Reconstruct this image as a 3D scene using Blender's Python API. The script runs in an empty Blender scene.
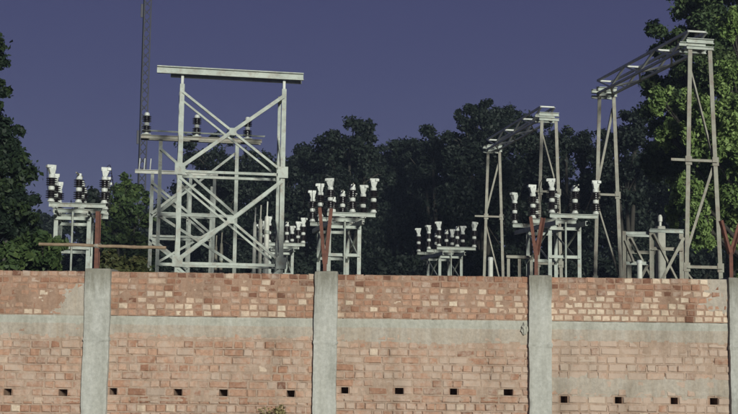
import bpy, bmesh, math, random
import numpy as np
from mathutils import Vector, Matrix, noise

# ------------------------------------------------------------------ camera
scene = bpy.context.scene
F_PX, W_PX, H_PX = 1200.0, 738.0, 414.0
EYE = Vector((0.0, 0.0, 1.6))
PITCH, ROLL = math.radians(5.9), math.radians(0.72)
CAMR = Matrix.Rotation(math.radians(90) + PITCH, 3, 'X') @ Matrix.Rotation(ROLL, 3, 'Z')
cam_data = bpy.data.cameras.new("camera")
cam_data.sensor_width = 36.0
cam_data.lens = 36.0 * F_PX / W_PX
cam_data.clip_end = 3000.0
cam = bpy.data.objects.new("camera", cam_data)
cam.matrix_world = Matrix.Translation(EYE) @ CAMR.to_4x4()
scene.collection.objects.link(cam)
scene.camera = cam

# ------------------------------------------------------------------ sky + sun
SUN_EL, SUN_AZ = math.radians(14.0), math.radians(20.0)   # azimuth: from behind the camera towards its right
sun_from = Vector((math.sin(SUN_AZ) * math.cos(SUN_EL), -math.cos(SUN_AZ) * math.cos(SUN_EL), math.sin(SUN_EL)))
world = bpy.data.worlds.new("World")
scene.world = world
world.use_nodes = True
wn = world.node_tree.nodes
wl = world.node_tree.links
sky = wn.new("ShaderNodeTexSky")
sky.sky_type = 'NISHITA'
sky.sun_disc = False
sky.sun_elevation = SUN_EL
sky.sun_rotation = math.atan2(sun_from.x, sun_from.y)
sky.air_density = 1.0
sky.dust_density = 0.6
sky.ozone_density = 3.0
tint = wn.new("ShaderNodeMix")
tint.data_type = 'RGBA'
tint.blend_type = 'MULTIPLY'
tint.inputs[0].default_value = 1.0
tint.inputs[7].default_value = (0.80, 0.62, 0.80, 1.0)      # dusk violet over the whole sky
wl.new(sky.outputs[0], tint.inputs[6])
even = wn.new("ShaderNodeMix")                              # the last light is spread evenly over the whole dome
even.data_type = 'RGBA'
even.inputs[0].default_value = 0.65
even.inputs[7].default_value = (1.42, 1.22, 3.75, 1.0)
wl.new(tint.outputs[2], even.inputs[6])
bgn = wn["Background"]
bgn.inputs[1].default_value = 0.034
wl.new(even.outputs[2], bgn.inputs[0])

sd = bpy.data.lights.new("sun", 'SUN')
sd.energy = 4.4
sd.angle = math.radians(8.0)
sd.color = (0.99, 1.0, 0.91)
sun = bpy.data.objects.new("sun", sd)
sun.rotation_euler = sun_from.to_track_quat('Z', 'Y').to_euler()
scene.collection.objects.link(sun)

scene.view_settings.view_transform = 'Standard'
scene.view_settings.look = 'None'
scene.view_settings.exposure = 0.0
scene.view_settings.gamma = 1.0
scene.view_settings.use_curve_mapping = False

COL = scene.collection
rnd = random.Random(11)

# ------------------------------------------------------------------ pixel helpers
def ray(px, py):
    return CAMR @ Vector(((px - W_PX / 2) / F_PX, -(py - H_PX / 2) / F_PX, -1.0))
def P(px, py, Y):
    d = ray(px, py)
    return EYE + d * (Y / d.y)
def depth_for(px, py, z):
    d = ray(px, py)
    return (z - EYE.z) / d.z * d.y
YARD = math.radians(11.0)                                   # the yard's rows stand 11 degrees off the wall
CU, SU = math.cos(YARD), math.sin(YARD)
def pl(root, px, py, v=0.0):
    """local (u, v, z) of the pixel on the upright plane v of a yard thing standing at root"""
    d = ray(px, py)
    ox, oy = root.x - SU * v, root.y + CU * v
    # t*dx = ox + u*CU ; t*dy = oy + u*SU
    det = d.x * (-SU) - d.y * (-CU)
    t = (ox * (-SU) - oy * (-CU)) / det
    u = (d.x * oy - d.y * ox) / det * -1.0
    u = (t * d.x - ox) / CU
    return Vector((u, v, EYE.z + t * d.z))

# ------------------------------------------------------------------ materials
def new_mat(name):
    m = bpy.data.materials.new(name)
    m.use_nodes = True
    nt = m.node_tree
    return m, nt.nodes, nt.links, nt.nodes["Principled BSDF"]
def ramp(n, stops):
    r = n.new("ShaderNodeValToRGB")
    e = r.color_ramp.elements
    while len(e) < len(stops):
        e.new(0.5)
    for k, (p, c) in enumerate(stops):
        e[k].position = p
        e[k].color = (c[0], c[1], c[2], 1.0)
    return r
def noise_node(n, l, scale, detail=4.0, rough=0.6, vec=None):
    t = n.new("ShaderNodeTexNoise")
    t.inputs["Scale"].default_value = scale
    t.inputs["Detail"].default_value = detail
    t.inputs["Roughness"].default_value = rough
    if vec is not None:
        l.new(vec, t.inputs["Vector"])
    return t
def mixc(n, l, a, b, fac, blend='MIX'):
    m = n.new("ShaderNodeMix")
    m.data_type = 'RGBA'
    m.blend_type = blend
    for sock, val in ((m.inputs[0], fac), (m.inputs[6], a), (m.inputs[7], b)):
        if hasattr(val, "links"):
            l.new(val, sock)
        elif isinstance(val, (int, float)):
            sock.default_value = val
        else:
            sock.default_value = (val[0], val[1], val[2], 1.0)
    return m.outputs[2]
def geo_pos(n):
    return n.new("ShaderNodeNewGeometry").outputs["Position"]
def bump(n, l, bsdf, height, strength, dist):
    b = n.new("ShaderNodeBump")
    b.inputs["Strength"].default_value = strength
    b.inputs["Distance"].default_value = dist
    l.new(height, b.inputs["Height"])
    l.new(b.outputs[0], bsdf.inputs["Normal"])

def steel_mat(name, base, dark, rust, rust_amt, rough=0.55):
    m, n, l, b = new_mat(name)
    pos = geo_pos(n)
    t1 = noise_node(n, l, 2.2, 6, 0.75, pos)
    t2 = noise_node(n, l, 5.0, 8, 0.78, pos)
    c = ramp(n, [(0.3, dark), (0.62, base)])
    l.new(t1.outputs[0], c.inputs[0])
    r = ramp(n, [(1.0 - rust_amt - 0.08, (0, 0, 0)), (1.0 - rust_amt + 0.1, (0.75, 0.75, 0.75))])
    l.new(t2.outputs[0], r.inputs[0])
    l.new(mixc(n, l, c.outputs[0], rust, r.outputs[0]), b.inputs["Base Color"])
    b.inputs["Roughness"].default_value = rough
    b.inputs["Metallic"].default_value = 0.0
    return m
def plain_mat(name, a, bcol, scale=8.0, rough=0.6, bump_s=0.0, spec=0.5):
    m, n, l, b = new_mat(name)
    t = noise_node(n, l, scale, 5, 0.6, geo_pos(n))
    c = ramp(n, [(0.3, a), (0.7, bcol)])
    l.new(t.outputs[0], c.inputs[0])
    l.new(c.outputs[0], b.inputs["Base Color"])
    b.inputs["Roughness"].default_value = rough
    b.inputs["Specular IOR Level"].default_value = spec
    if bump_s:
        bump(n, l, b, t.outputs[0], bump_s, 0.01)
    return m

MAT = {}
MAT["galv"] = steel_mat("galvanised_steel", (0.35, 0.385, 0.335), (0.18, 0.21, 0.18), (0.17, 0.125, 0.085), 0.43)
MAT["galv_old"] = steel_mat("weathered_steel", (0.235, 0.23, 0.175), (0.125, 0.125, 0.095), (0.125, 0.085, 0.058), 0.46)
MAT["truss"] = steel_mat("lightened_truss_steel", (0.50, 0.52, 0.47), (0.32, 0.33, 0.30), (0.16, 0.11, 0.08), 0.36)  # colour lightened to stand in for light on the truss's shaded faces
MAT["white_metal"] = plain_mat("white_cast_metal", (0.40, 0.42, 0.38), (0.60, 0.62, 0.57), 20.0, 0.5)
MAT["white_paint"] = plain_mat("white_painted_pipe", (0.40, 0.41, 0.35), (0.58, 0.58, 0.51), 5.0, 0.6)
MAT["porcelain"] = plain_mat("brown_porcelain", (0.012, 0.010, 0.011), (0.022, 0.016, 0.016), 10.0, 0.22)
MAT["rust"] = plain_mat("rusted_angle_iron", (0.085, 0.038, 0.027), (0.17, 0.068, 0.045), 16.0, 0.85, 0.3)
MAT["pipe"] = plain_mat("tan_rusted_pipe", (0.15, 0.10, 0.06), (0.32, 0.24, 0.16), 9.0, 0.8, 0.2)
MAT["pole_conc"] = plain_mat("old_concrete_pole", (0.24, 0.24, 0.20), (0.36, 0.35, 0.30), 7.0, 0.9, 0.3)
MAT["plinth"] = plain_mat("footing_concrete", (0.22, 0.21, 0.19), (0.34, 0.33, 0.30), 5.0, 0.9, 0.3)
MAT["mast"] = plain_mat("mast_steel", (0.025, 0.025, 0.03), (0.04, 0.04, 0.045), 1.0, 0.7)

def grime(n, l, pos):
    """old dirt in big uneven patches and runs, shared by everything on the wall"""
    mp = n.new("ShaderNodeMapping")
    mp.inputs["Scale"].default_value = (2.2, 2.2, 0.9)
    l.new(pos, mp.inputs["Vector"])
    t = noise_node(n, l, 1.0, 7, 0.72, mp.outputs[0])
    r = ramp(n, [(0.30, (0.66, 0.66, 0.64)), (0.52, (0.97, 0.97, 0.97)), (0.72, (1.08, 1.07, 1.06))])
    l.new(t.outputs[0], r.inputs[0])
    return r.outputs[0]
def concrete_mat(name, lo, hi, streak, runoff=None):
    m, n, l, b = new_mat(name)
    pos = geo_pos(n)
    mp = n.new("ShaderNodeMapping")
    mp.inputs["Scale"].default_value = (9.0, 9.0, 1.1)
    l.new(pos, mp.inputs["Vector"])
    t1 = noise_node(n, l, 1.0, 5, 0.65, mp.outputs[0])
    t2 = noise_node(n, l, 22.0, 5, 0.7, pos)
    t3 = noise_node(n, l, 90.0, 3, 0.6, pos)
    c = ramp(n, [(0.28, lo), (0.7, hi)])
    l.new(t2.outputs[0], c.inputs[0])
    s = ramp(n, [(0.35, (1, 1, 1)), (0.75, streak)])
    l.new(t1.outputs[0], s.inputs[0])
    cc = mixc(n, l, c.outputs[0], s.outputs[0], 0.8, 'MULTIPLY')
    if runoff is not None:                       # dark run-off stains below the pillar heads
        xyz = n.new("ShaderNodeSeparateXYZ"); l.new(pos, xyz.inputs[0])
        mr = n.new("ShaderNodeMapRange")
        mr.inputs[1].default_value = runoff - 0.55; mr.inputs[2].default_value = runoff
        mr.inputs[3].default_value = -0.35; mr.inputs[4].default_value = 0.42
        l.new(xyz.outputs[2], mr.inputs[0])
        mp2 = n.new("ShaderNodeMapping"); mp2.inputs["Scale"].default_value = (16.0, 16.0, 2.5)
        l.new(pos, mp2.inputs["Vector"])
        t5 = noise_node(n, l, 1.0, 5, 0.7, mp2.outputs[0])
        sm = n.new("ShaderNodeMath"); sm.operation = 'ADD'
        l.new(mr.outputs[0], sm.inputs[0]); l.new(t5.outputs[0], sm.inputs[1])
        rr_ = ramp(n, [(0.42, (1, 1, 1)), (0.85, (0.55, 0.53, 0.48))])
        l.new(sm.outputs[0], rr_.inputs[0])
        cc = mixc(n, l, cc, rr_.outputs[0], 1.0, 'MULTIPLY')
    l.new(mixc(n, l, cc, grime(n, l, pos), 1.0, 'MULTIPLY'), b.inputs["Base Color"])
    b.inputs["Roughness"].default_value = 0.92
    ad = n.new("ShaderNodeMath"); ad.operation = 'ADD'
    l.new(t2.outputs[0], ad.inputs[0]); l.new(t3.outputs[0], ad.inputs[1])
    bump(n, l, b, ad.outputs[0], 0.55, 0.008)
    return m
MAT["concrete"] = concrete_mat("pillar_concrete", (0.36, 0.36, 0.325), (0.50, 0.50, 0.455), (0.72, 0.71, 0.67), 2.33)
MAT["band"] = concrete_mat("band_concrete", (0.34, 0.335, 0.29), (0.48, 0.47, 0.41), (0.76, 0.74, 0.68))
MAT["smear"] = concrete_mat("cement_smear", (0.33, 0.295, 0.25), (0.48, 0.43, 0.36), (0.80, 0.70, 0.60))
MAT["mortar"] = concrete_mat("joint_mortar", (0.33, 0.24, 0.18), (0.48, 0.365, 0.285), (0.82, 0.72, 0.62))
MAT["mud"] = concrete_mat("mud_mortar", (0.26, 0.165, 0.115), (0.40, 0.275, 0.20), (0.82, 0.70, 0.60))

def brick_mat(name, from_object):
    """tint.r = tone 0..1, tint.g = how pale the brick is, tint.b = cement dust on it"""
    m, n, l, b = new_mat(name)
    pos = geo_pos(n)
    if from_object:
        col = n.new("ShaderNodeObjectInfo").outputs["Color"]
    else:
        a = n.new("ShaderNodeAttribute"); a.attribute_name = "tint"
        col = a.outputs["Color"]
    sep = n.new("ShaderNodeSeparateColor")
    l.new(col, sep.inputs[0])
    base = ramp(n, [(0.0, (0.20, 0.100, 0.066)), (0.22, (0.30, 0.157, 0.102)), (0.5, (0.41, 0.238, 0.160)),
                    (0.8, (0.465, 0.292, 0.205)), (1.0, (0.50, 0.345, 0.255))])
    l.new(sep.outputs[0], base.inputs[0])
    c = mixc(n, l, base.outputs[0], (0.66, 0.55, 0.425), sep.outputs[1])
    t1 = noise_node(n, l, 17.0, 5, 0.7, pos)
    t2 = noise_node(n, l, 70.0, 4, 0.7, pos)
    sp = ramp(n, [(0.3, (0.62, 0.58, 0.55)), (0.62, (1.08, 1.06, 1.04))])
    l.new(t1.outputs[0], sp.inputs[0])
    c = mixc(n, l, c, sp.outputs[0], 0.8, 'MULTIPLY')
    # cement dust and lime bloom in patches
    ad = n.new("ShaderNodeMath"); ad.operation = 'MULTIPLY_ADD'
    t4 = noise_node(n, l, 9.0, 5, 0.7, pos)
    l.new(t4.outputs[0], ad.inputs[0]); ad.inputs[1].default_value = 1.3
    sb = n.new("ShaderNodeMath"); sb.operation = 'SUBTRACT'
    l.new(sep.outputs[2], sb.inputs[0]); sb.inputs[1].default_value = 0.72
    l.new(sb.outputs[0], ad.inputs[2])
    dr = ramp(n, [(0.2, (0, 0, 0)), (0.55, (0.85, 0.85, 0.85))])
    l.new(ad.outputs[0], dr.inputs[0])
    c = mixc(n, l, c, (0.47, 0.37, 0.295), dr.outputs[0])
    c = mixc(n, l, c, grime(n, l, pos), 1.0, 'MULTIPLY')
    l.new(c, b.inputs["Base Color"])
    b.inputs["Roughness"].default_value = 0.93
    b.inputs["Specular IOR Level"].default_value = 0.25
    s2 = n.new("ShaderNodeMath"); s2.operation = 'ADD'
    l.new(t1.outputs[0], s2.inputs[0]); l.new(t2.outputs[0], s2.inputs[1])
    bump(n, l, b, s2.outputs[0], 0.6, 0.008)
    return m
MAT["brick_obj"] = brick_mat("fired_brick", True)
MAT["brick_attr"] = brick_mat("fired_brick_mass", False)

def leaf_mat(name, dark, mid, light, trans=0.25):
    m, n, l, b = new_mat(name)
    a = n.new("ShaderNodeAttribute"); a.attribute_name = "tone"
    c = ramp(n, [(0.0, dark), (0.55, mid), (1.0, light)])
    l.new(a.outputs["Fac"], c.inputs[0])
    l.new(c.outputs[0], b.inputs["Base Color"])
    b.inputs["Roughness"].default_value = 0.6
    b.inputs["Specular IOR Level"].default_value = 0.25
    tr = n.new("ShaderNodeBsdfTranslucent")
    l.new(c.outputs[0], tr.inputs[0])
    mx = n.new("ShaderNodeMixShader")
    mx.inputs[0].default_value = trans
    l.new(b.outputs[0], mx.inputs[1]); l.new(tr.outputs[0], mx.inputs[2])
    l.new(mx.outputs[0], n["Material Output"].inputs[0])
    return m
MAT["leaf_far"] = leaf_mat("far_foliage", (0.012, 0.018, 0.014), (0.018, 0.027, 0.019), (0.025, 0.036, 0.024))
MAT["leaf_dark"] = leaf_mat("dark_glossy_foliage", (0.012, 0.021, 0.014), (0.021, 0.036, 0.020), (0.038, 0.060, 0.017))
MAT["leaf_lamplit"] = leaf_mat("lamplit_foliage", (0.09, 0.14, 0.04), (0.16, 0.24, 0.07), (0.28, 0.37, 0.125))  # lamp light on the lower right crown, painted into the leaf colour
MAT["leaf_half_lit"] = leaf_mat("half_lit_foliage", (0.032, 0.053, 0.025), (0.064, 0.10, 0.040), (0.13, 0.175, 0.065))  # weaker lamp light on the upper right crown, also put into leaf colour
MAT["leaf_shrub"] = leaf_mat("shrub_foliage", (0.03, 0.055, 0.02), (0.058, 0.092, 0.03), (0.11, 0.15, 0.045))
MAT["leaf_olive"] = leaf_mat("olive_foliage", (0.035, 0.042, 0.016), (0.06, 0.07, 0.025), (0.12, 0.10, 0.04))
MAT["leaf_dry"] = leaf_mat("dry_weed", (0.18, 0.15, 0.07), (0.28, 0.24, 0.11), (0.38, 0.33, 0.17))
MAT["bark"] = plain_mat("bark", (0.02, 0.018, 0.014), (0.045, 0.04, 0.03), 6.0, 0.95, 0.5)

# ------------------------------------------------------------------ object helpers
def tag(o, label, cat, group=None):
    o["label"] = label
    o["category"] = cat
    if group:
        o["group"] = group
    return o
def thing(name, loc, rz, label, cat, group=None):
    o = bpy.data.objects.new(name, None)
    o.empty_display_size = 0.3
    COL.objects.link(o)
    o.location = loc
    o.rotation_euler = (0, 0, rz)
    return tag(o, label, cat, group)
def link(name, me, mat, parent=None):
    if mat and not me.materials:
        me.materials.append(mat)
    o = bpy.data.objects.new(name, me)
    COL.objects.link(o)
    if parent is not None:
        o.parent = parent
    return o
def prof(kind, w, t=None, h=None):
    t = t or w * 0.14
    h = h or w
    if kind == 'L':
        pts = [(0, 0), (w, 0), (w, t), (t, t), (t, h), (0, h)]
        return [(x - w * 0.5, y - h * 0.5) for x, y in pts]
    if kind == 'C':
        pts = [(0, 0), (h * 0.5, 0), (h * 0.5, t), (t, t), (t, w - t), (h * 0.5, w - t), (h * 0.5, w), (0, w)]
        return [(x - h * 0.25, y - w * 0.5) for x, y in pts]
    if kind == 'O':
        return [(w * 0.5 * math.cos(k * math.pi / 5), w * 0.5 * math.sin(k * math.pi / 5)) for k in range(10)]
    b = min(w, h) * 0.08
    a, c = w * 0.5, h * 0.5
    return [(-a + b, -c), (a - b, -c), (a, -c + b), (a, c - b), (a - b, c), (-a + b, c), (-a, c - b), (-a, -c + b)]
def bar_mesh(name, p, q, pr, up=Vector((0, 0, 1))):
    p, q = Vector(p), Vector(q)
    d = (q - p).normalized()
    if abs(d.dot(up)) > 0.97:
        up = Vector((0, 1, 0))
    x = d.cross(up).normalized()
    y = x.cross(d).normalized()
    n = len(pr)
    vs = [p + x * a + y * b for a, b in pr] + [q + x * a + y * b for a, b in pr]
    fs = [(i, (i + 1) % n, n + (i + 1) % n, n + i) for i in range(n)]
    me = bpy.data.meshes.new(name)
    me.from_pydata(vs, [], fs + [tuple(range(n - 1, -1, -1)), tuple(range(n, 2 * n))])
    bm = bmesh.new(); bm.from_mesh(me)
    bmesh.ops.recalc_face_normals(bm, faces=bm.faces)
    bm.to_mesh(me); bm.free()
    return me
def bar(name, p, q, parent, kind='L', w=0.08, mat="galv", up=Vector((0, 0, 1)), t=None, h=None):
    return link(name, bar_mesh(name, p, q, prof(kind, w, t, h), up), MAT[mat], parent)
def box_mesh(name, lo, hi, bev=0.0):
    bm = bmesh.new()
    bmesh.ops.create_cube(bm, size=1.0)
    lo, hi = Vector(lo), Vector(hi)
    for v in bm.verts:
        v.co = Vector(((lo.x + hi.x) / 2 + v.co.x * (hi.x - lo.x), (lo.y + hi.y) / 2 + v.co.y * (hi.y - lo.y),
                       (lo.z + hi.z) / 2 + v.co.z * (hi.z - lo.z)))
    if bev:
        bmesh.ops.bevel(bm, geom=list(bm.edges), offset=bev, segments=1, affect='EDGES', profile=0.5)
    me = bpy.data.meshes.new(name)
    bm.to_mesh(me); bm.free()
    return me
def box(name, lo, hi, parent, mat, bev=0.0):
    return link(name, box_mesh(name, lo, hi, bev), MAT[mat], parent)
def lathe_mesh(name, rz, seg=14):
    vs, fs = [], []
    for r, z in rz:
        for k in range(seg):
            a = 2 * math.pi * k / seg
            vs.append((r * math.cos(a), r * math.sin(a), z))
    for i in range(len(rz) - 1):
        for k in range(seg):
            k2 = (k + 1) % seg
            fs.append((i * seg + k, i * seg + k2, (i + 1) * seg + k2, (i + 1) * seg + k))
    fs.append(tuple(range(seg - 1, -1, -1)))
    fs.append(tuple((len(rz) - 1) * seg + k for k in range(seg)))
    me = bpy.data.meshes.new(name)
    me.from_pydata(vs, [], fs)
    return me
def copy_tree(o, parent=None):
    c = o.copy()
    COL.objects.link(c)
    if parent is not None:
        c.parent = parent
    for ch in list(o.children):
        copy_tree(ch, c)
    return c
def footing(parent, u, v, w=0.45):
    return box("footing", (u - w / 2, v - w / 2, -0.3), (u + w / 2, v + w / 2, 0.18), parent, "plinth", 0.02)

def tube(bm, pts, rads, seg=7):
    rings = []
    for i, (p, r) in enumerate(zip(pts, rads)):
        d = (pts[min(i + 1, len(pts) - 1)] - pts[max(i - 1, 0)]).normalized()
        x = d.cross(Vector((0.3, 1, 0.1))).normalized(); y = d.cross(x)
        rings.append([bm.verts.new(p + (x * math.cos(a) + y * math.sin(a)) * r) for a in [2 * math.pi * k / seg for k in range(seg)]])
    for a, b in zip(rings, rings[1:]):
        for k in range(seg):
            bm.faces.new((a[k], a[(k + 1) % seg], b[(k + 1) % seg], b[k]))
    bm.faces.new(rings[-1])
# ------------------------------------------------------------------ ground
def ground_mat():
    m, n, l, b = new_mat("dusty_ground")
    pos = geo_pos(n)
    t1 = noise_node(n, l, 0.35, 6, 0.65, pos)
    t2 = noise_node(n, l, 6.0, 5, 0.7, pos)
    c1 = ramp(n, [(0.35, (0.055, 0.065, 0.028)), (0.6, (0.15, 0.115, 0.075))])
    l.new(t1.outputs[0], c1.inputs[0])
    c2 = ramp(n, [(0.3, (0.6, 0.6, 0.6)), (0.7, (1.1, 1.1, 1.1))])
    l.new(t2.outputs[0], c2.inputs[0])
    l.new(mixc(n, l, c1.outputs[0], c2.outputs[0], 0.8, 'MULTIPLY'), b.inputs["Base Color"])
    b.inputs["Roughness"].default_value = 1.0
    bump(n, l, b, t2.outputs[0], 0.6, 0.03)
    return m
gm = bpy.data.meshes.new("ground")
gv, gf, N = [], [], 40
for j in range(N + 1):
    for i in range(N + 1):
        fx, fy = (i / N * 2 - 1), (j / N * 2 - 1)
        x, y = math.copysign(abs(fx) ** 2.2, fx) * 900, math.copysign(abs(fy) ** 2.2, fy) * 900 + 20
        gv.append((x, y, 0.0))
for j in range(N):
    for i in range(N):
        a = j * (N + 1) + i
        gf.append((a, a + 1, a + N + 2, a + N + 1))
gm.from_pydata(gv, [], gf)
ground = link("ground", gm, ground_mat())
ground["kind"] = "structure"
ground["label"] = "dusty ground with patchy grass"

# ------------------------------------------------------------------ brick boundary wall
D = 15.0
FRONT = D
S = D / F_PX
def wx(px): return P(px, 330, D).x
def wz(py, px=369): return P(px, py, D).z
Z_TOP, Z_BT, Z_BB = wz(274.5), wz(318.5), wz(330.2)
wall = thing("brick_wall", (0, D, 0), 0, "long red brick boundary wall with grey concrete pillars and a cement band", "wall")
PILL = [(-132, 24), (97, 26), (325.5, 23.5), (540, 23), (740, 23), (948, 23)]
BAYS = []                      # x0, x1, pitch, hole row centre, pale share, holes
hole_px = [[-98, -44], [-200, 10, 65], [115, 179.5, 224.7, 291.8], [345.6, 399.7, 454, 508.3],
           [564, 618, 673.7, 713], [772, 830, 884]]
bay_par = [(7.9, 396.5, 0.10), (7.9, 394.6, 0.27), (7.55, 390.6, 0.26), (7.9, 397.0, 0.55), (7.9, 397, 0.40)]
hole_lists = [[-98, -44, 10, 65], hole_px[2], hole_px[3], hole_px[4], hole_px[5]]
for k in range(5):
    x0 = wx(PILL[k][0] + PILL[k][1] / 2) - 0.02
    x1 = wx(PILL[k + 1][0] - PILL[k + 1][1] / 2) + 0.02
    BAYS.append((x0, x1) + bay_par[k] + (hole_lists[k],))

def brick_bm(bm, w, h, dp, seed):
    """one hand-made brick: bevelled box with uneven corners, its face at y = 0"""
    r = random.Random(seed)
    b = 0.010
    x, z = w / 2, h / 2
    o = [(-x, -z), (x, -z), (x, z), (-x, z)]
    o = [(a + r.uniform(-.005, .005), c + r.uniform(-.005, .005)) for a, c in o]
    f = [(a - math.copysign(b, a), c - math.copysign(b, c)) for a, c in o]
    tilt = r.uniform(-.003, .003)
    vs = [bm.verts.new((a, r.uniform(-.0025, .0025) + tilt * math.copysign(1, a), c)) for a, c in f]
    vs += [bm.verts.new((a, b, c)) for a, c in o] + [bm.verts.new((a, dp, c)) for a, c in o]
    bm.faces.new(vs[0:4])
    for s in (0, 4):
        for i in range(4):
            j = (i + 1) % 4
            bm.faces.new((vs[s + j], vs[s + i], vs[s + 4 + i], vs[s + 4 + j]))
    return vs
variants = {}
def brick_variant(w, h, k):
    key = (round(w, 3), round(h, 3), k)
    if key not in variants:
        bm = bmesh.new()
        brick_bm(bm, w, h, 0.06, hash(key) & 0xffff)
        bmesh.ops.recalc_face_normals(bm, faces=bm.faces)
        me = bpy.data.meshes.new("brick")
        bm.to_mesh(me); bm.free()
        variants[key] = me
    return variants[key]

DUST = [0.42, 0.42, 0.48, 0.66, 0.5]
bricks = []                    # x, z, w, h, tone, pale, dust, proud, in_view
perps, beds = [], []
core = []                      # front-layer boxes of mortar (x0, x1, z0, z1, y)
def lay_row(x0, x1, zc, h, pitch_h, mode, holes, pale_p, tone_off, dust, proud, gap, rr, open_p=0.0):
    segs, cur = [], x0
    for hx in sorted(holes):
        segs.append((cur, hx - 0.056)); cur = hx + 0.056
    segs.append((cur, x1))
    for a, b in segs:
        x = a + (rr.choice([0.0, -0.06, -0.12]) if a == x0 else 0.0)
        while x < b - 0.03:
            if mode == 'H':
                w = 0.108 + rr.uniform(-.006, .006)
            elif mode == 'S':
                w = 0.226 + rr.uniform(-.008, .006) if rr.random() < 0.60 else 0.108
            else:
                w = 0.226 + rr.uniform(-.008, .006) if rr.random() < 0.22 else 0.110
            xs, xe = max(x, a), min(x + w, b - 0.002)
            if xe - xs > 0.035:
                pale = 0.0
                if rr.random() < pale_p:
                    pale = rr.uniform(0.45, 1.0)
                tone = min(1, max(0, 0.55 + tone_off + rr.gauss(0, 0.2)))
                bricks.append([(xs + xe) / 2, zc + rr.uniform(-.003, .003), xe - xs, h + rr.uniform(-.004, .003), tone, pale,
                               min(1, max(0, dust + rr.gauss(0, 0.12))), proud + rr.uniform(-.004, .004)])
            g = gap + rr.uniform(-.004, .005) + (rr.uniform(.004, .012) if open_p and rr.random() < 0.25 else 0)
            if open_p and x + w + g < b and rr.random() > open_p:
                cut = rr.choice([0, 0, 0.2, 0.45]) * h
                perps.append((x + w - 0.003, x + w + g + 0.003, zc - h / 2 - 0.004, zc + h / 2 + 0.004 - cut, rr.uniform(-0.001, 0.006)))
            x += w + g
for bi, (x0, x1, pitch, hole_c, pale_p, holes) in enumerate(BAYS):
    rr = random.Random(100 + bi)
    # upper courses
    nc = 7
    ph = (Z_TOP - Z_BT) / nc
    for c in range(nc):
        zc = Z_TOP - ph * (c + 0.5)
        pp = pale_p * [0.10, 0.25, 0.9, 0.9, 1.1, 1.2, 1.3][c]
        to = [-0.33, -0.24, -0.14, -0.1, -0.1, -0.06, -0.06][c]
        lay_row(x0, x1, zc, ph - 0.009, ph, 'H' if c != 1 else 'M', [], pp, to, 0.30, 0.0, 0.008, rr)
    core.append((x0, x1, Z_BT, Z_TOP - 0.012, 0.005))
    # lower courses
    p_m = pitch * S
    z_hole = wz(hole_c)
    hx = [wx(h) for h in holes]
    ztop_hole = z_hole + p_m / 2
    nup = int(math.ceil((Z_BB - ztop_hole) / p_m))
    n = 0
    zc = z_hole + p_m * nup
    while zc > 0.02:
        row = nup - n
        h = p_m - 0.015
        top = min(zc + h / 2, Z_BB - 0.004)
        bot = zc - h / 2
        if top - bot > 0.03:
            mode = ['M', 'S', 'M', 'S', 'M'][(row + bi) % 5] if row > -2 else ['H', 'S', 'H', 'M'][(-row) % 4]
            lay_row(x0, x1, (top + bot) / 2, top - bot, p_m, mode, hx if row == 0 else [], 0.035, 0.08 if row > 0 else 0.0,
                    DUST[bi] if row < nup - 1 else 0.62, 0.0, 0.011, rr, [0.62, 0.62, 0.6, 0.28, 0.4][bi])
            beds.append((x0, x1, bot - 0.0075, 0.0115, hx if row in (0, 1) else [], bi))
        zc -= p_m
        n += 1
    core.append((x0, x1, ztop_hole - 0.002, Z_BB, 0.017))
    cur = x0
    for q in sorted(hx):
        hw = rr.uniform(0.042, 0.056)
        core.append((cur, q - hw, z_hole - p_m / 2 + 0.002, ztop_hole - 0.002, 0.017)); cur = q + hw
    core.append((cur, x1, z_hole - p_m / 2 + 0.002, ztop_hole - 0.002, 0.017))
    core.append((x0, x1, -0.3, z_hole - p_m / 2 + 0.002, 0.017))
bm = bmesh.new()
for a, b, z0, z1, y in core:
    bmesh.ops.create_cube(bm, size=1.0, matrix=Matrix.Translation(((a + b) / 2, (y + 0.31) / 2, (z0 + z1) / 2)) @
                          Matrix.Diagonal((b - a, 0.31 - y, z1 - z0, 1)))
bmesh.ops.create_cube(bm, size=1.0, matrix=Matrix.Translation(((BAYS[0][0] + BAYS[-1][1]) / 2, 0.345, (Z_TOP - 0.316) / 2)) @
                      Matrix.Diagonal((BAYS[-1][1] - BAYS[0][0], 0.066, Z_TOP + 0.284, 1)))
me = bpy.data.meshes.new("mortar_core"); bm.to_mesh(me); bm.free()
link("mortar_core", me, MAT["mud"], wall)
# mortar in the joints: wavy bed strips, and the cross joints that were filled
bm = bmesh.new()
for x0, x1, zc, hh, holes, bi in beds:
    n = int((x1 - x0) / 0.035)
    prev = None
    for i in range(n + 1):
        x = x0 + (x1 - x0) * i / n
        a = noise.noise(Vector((x * 14, zc * 30, bi))); b = noise.noise(Vector((x * 11, zc * 30 + 9, bi))); c = noise.noise(Vector((x * 6, zc * 30 + 5, bi)))
        y = 0.0045 + c * 0.007
        if any(abs(x - q) < 0.06 for q in holes): y = 0.012
        cur = [bm.verts.new((x, 0.016, zc + hh * 0.75)), bm.verts.new((x, y, zc + hh * (0.6 + 0.35 * a))), bm.verts.new((x, y, zc - hh * (0.6 + 0.35 * b))), bm.verts.new((x, 0.016, zc - hh * 0.75))]
        if prev:
            for k in range(3):
                bm.faces.new((prev[k + 1], cur[k + 1], cur[k], prev[k]))
        prev = cur
for a, b, z0, z1, y in perps:
    vs = [bm.verts.new((a, y, z0)), bm.verts.new((b, y, z0)), bm.verts.new((b, y, z1)), bm.verts.new((a, y, z1))]
    vb = [bm.verts.new((v.co.x, 0.016, v.co.z)) for v in vs]
    bm.faces.new(vs)
    for i in range(4):
        bm.faces.new((vs[(i + 1) % 4], vs[i], vb[i], vb[(i + 1) % 4]))
bmesh.ops.recalc_face_normals(bm, faces=bm.faces)
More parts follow.
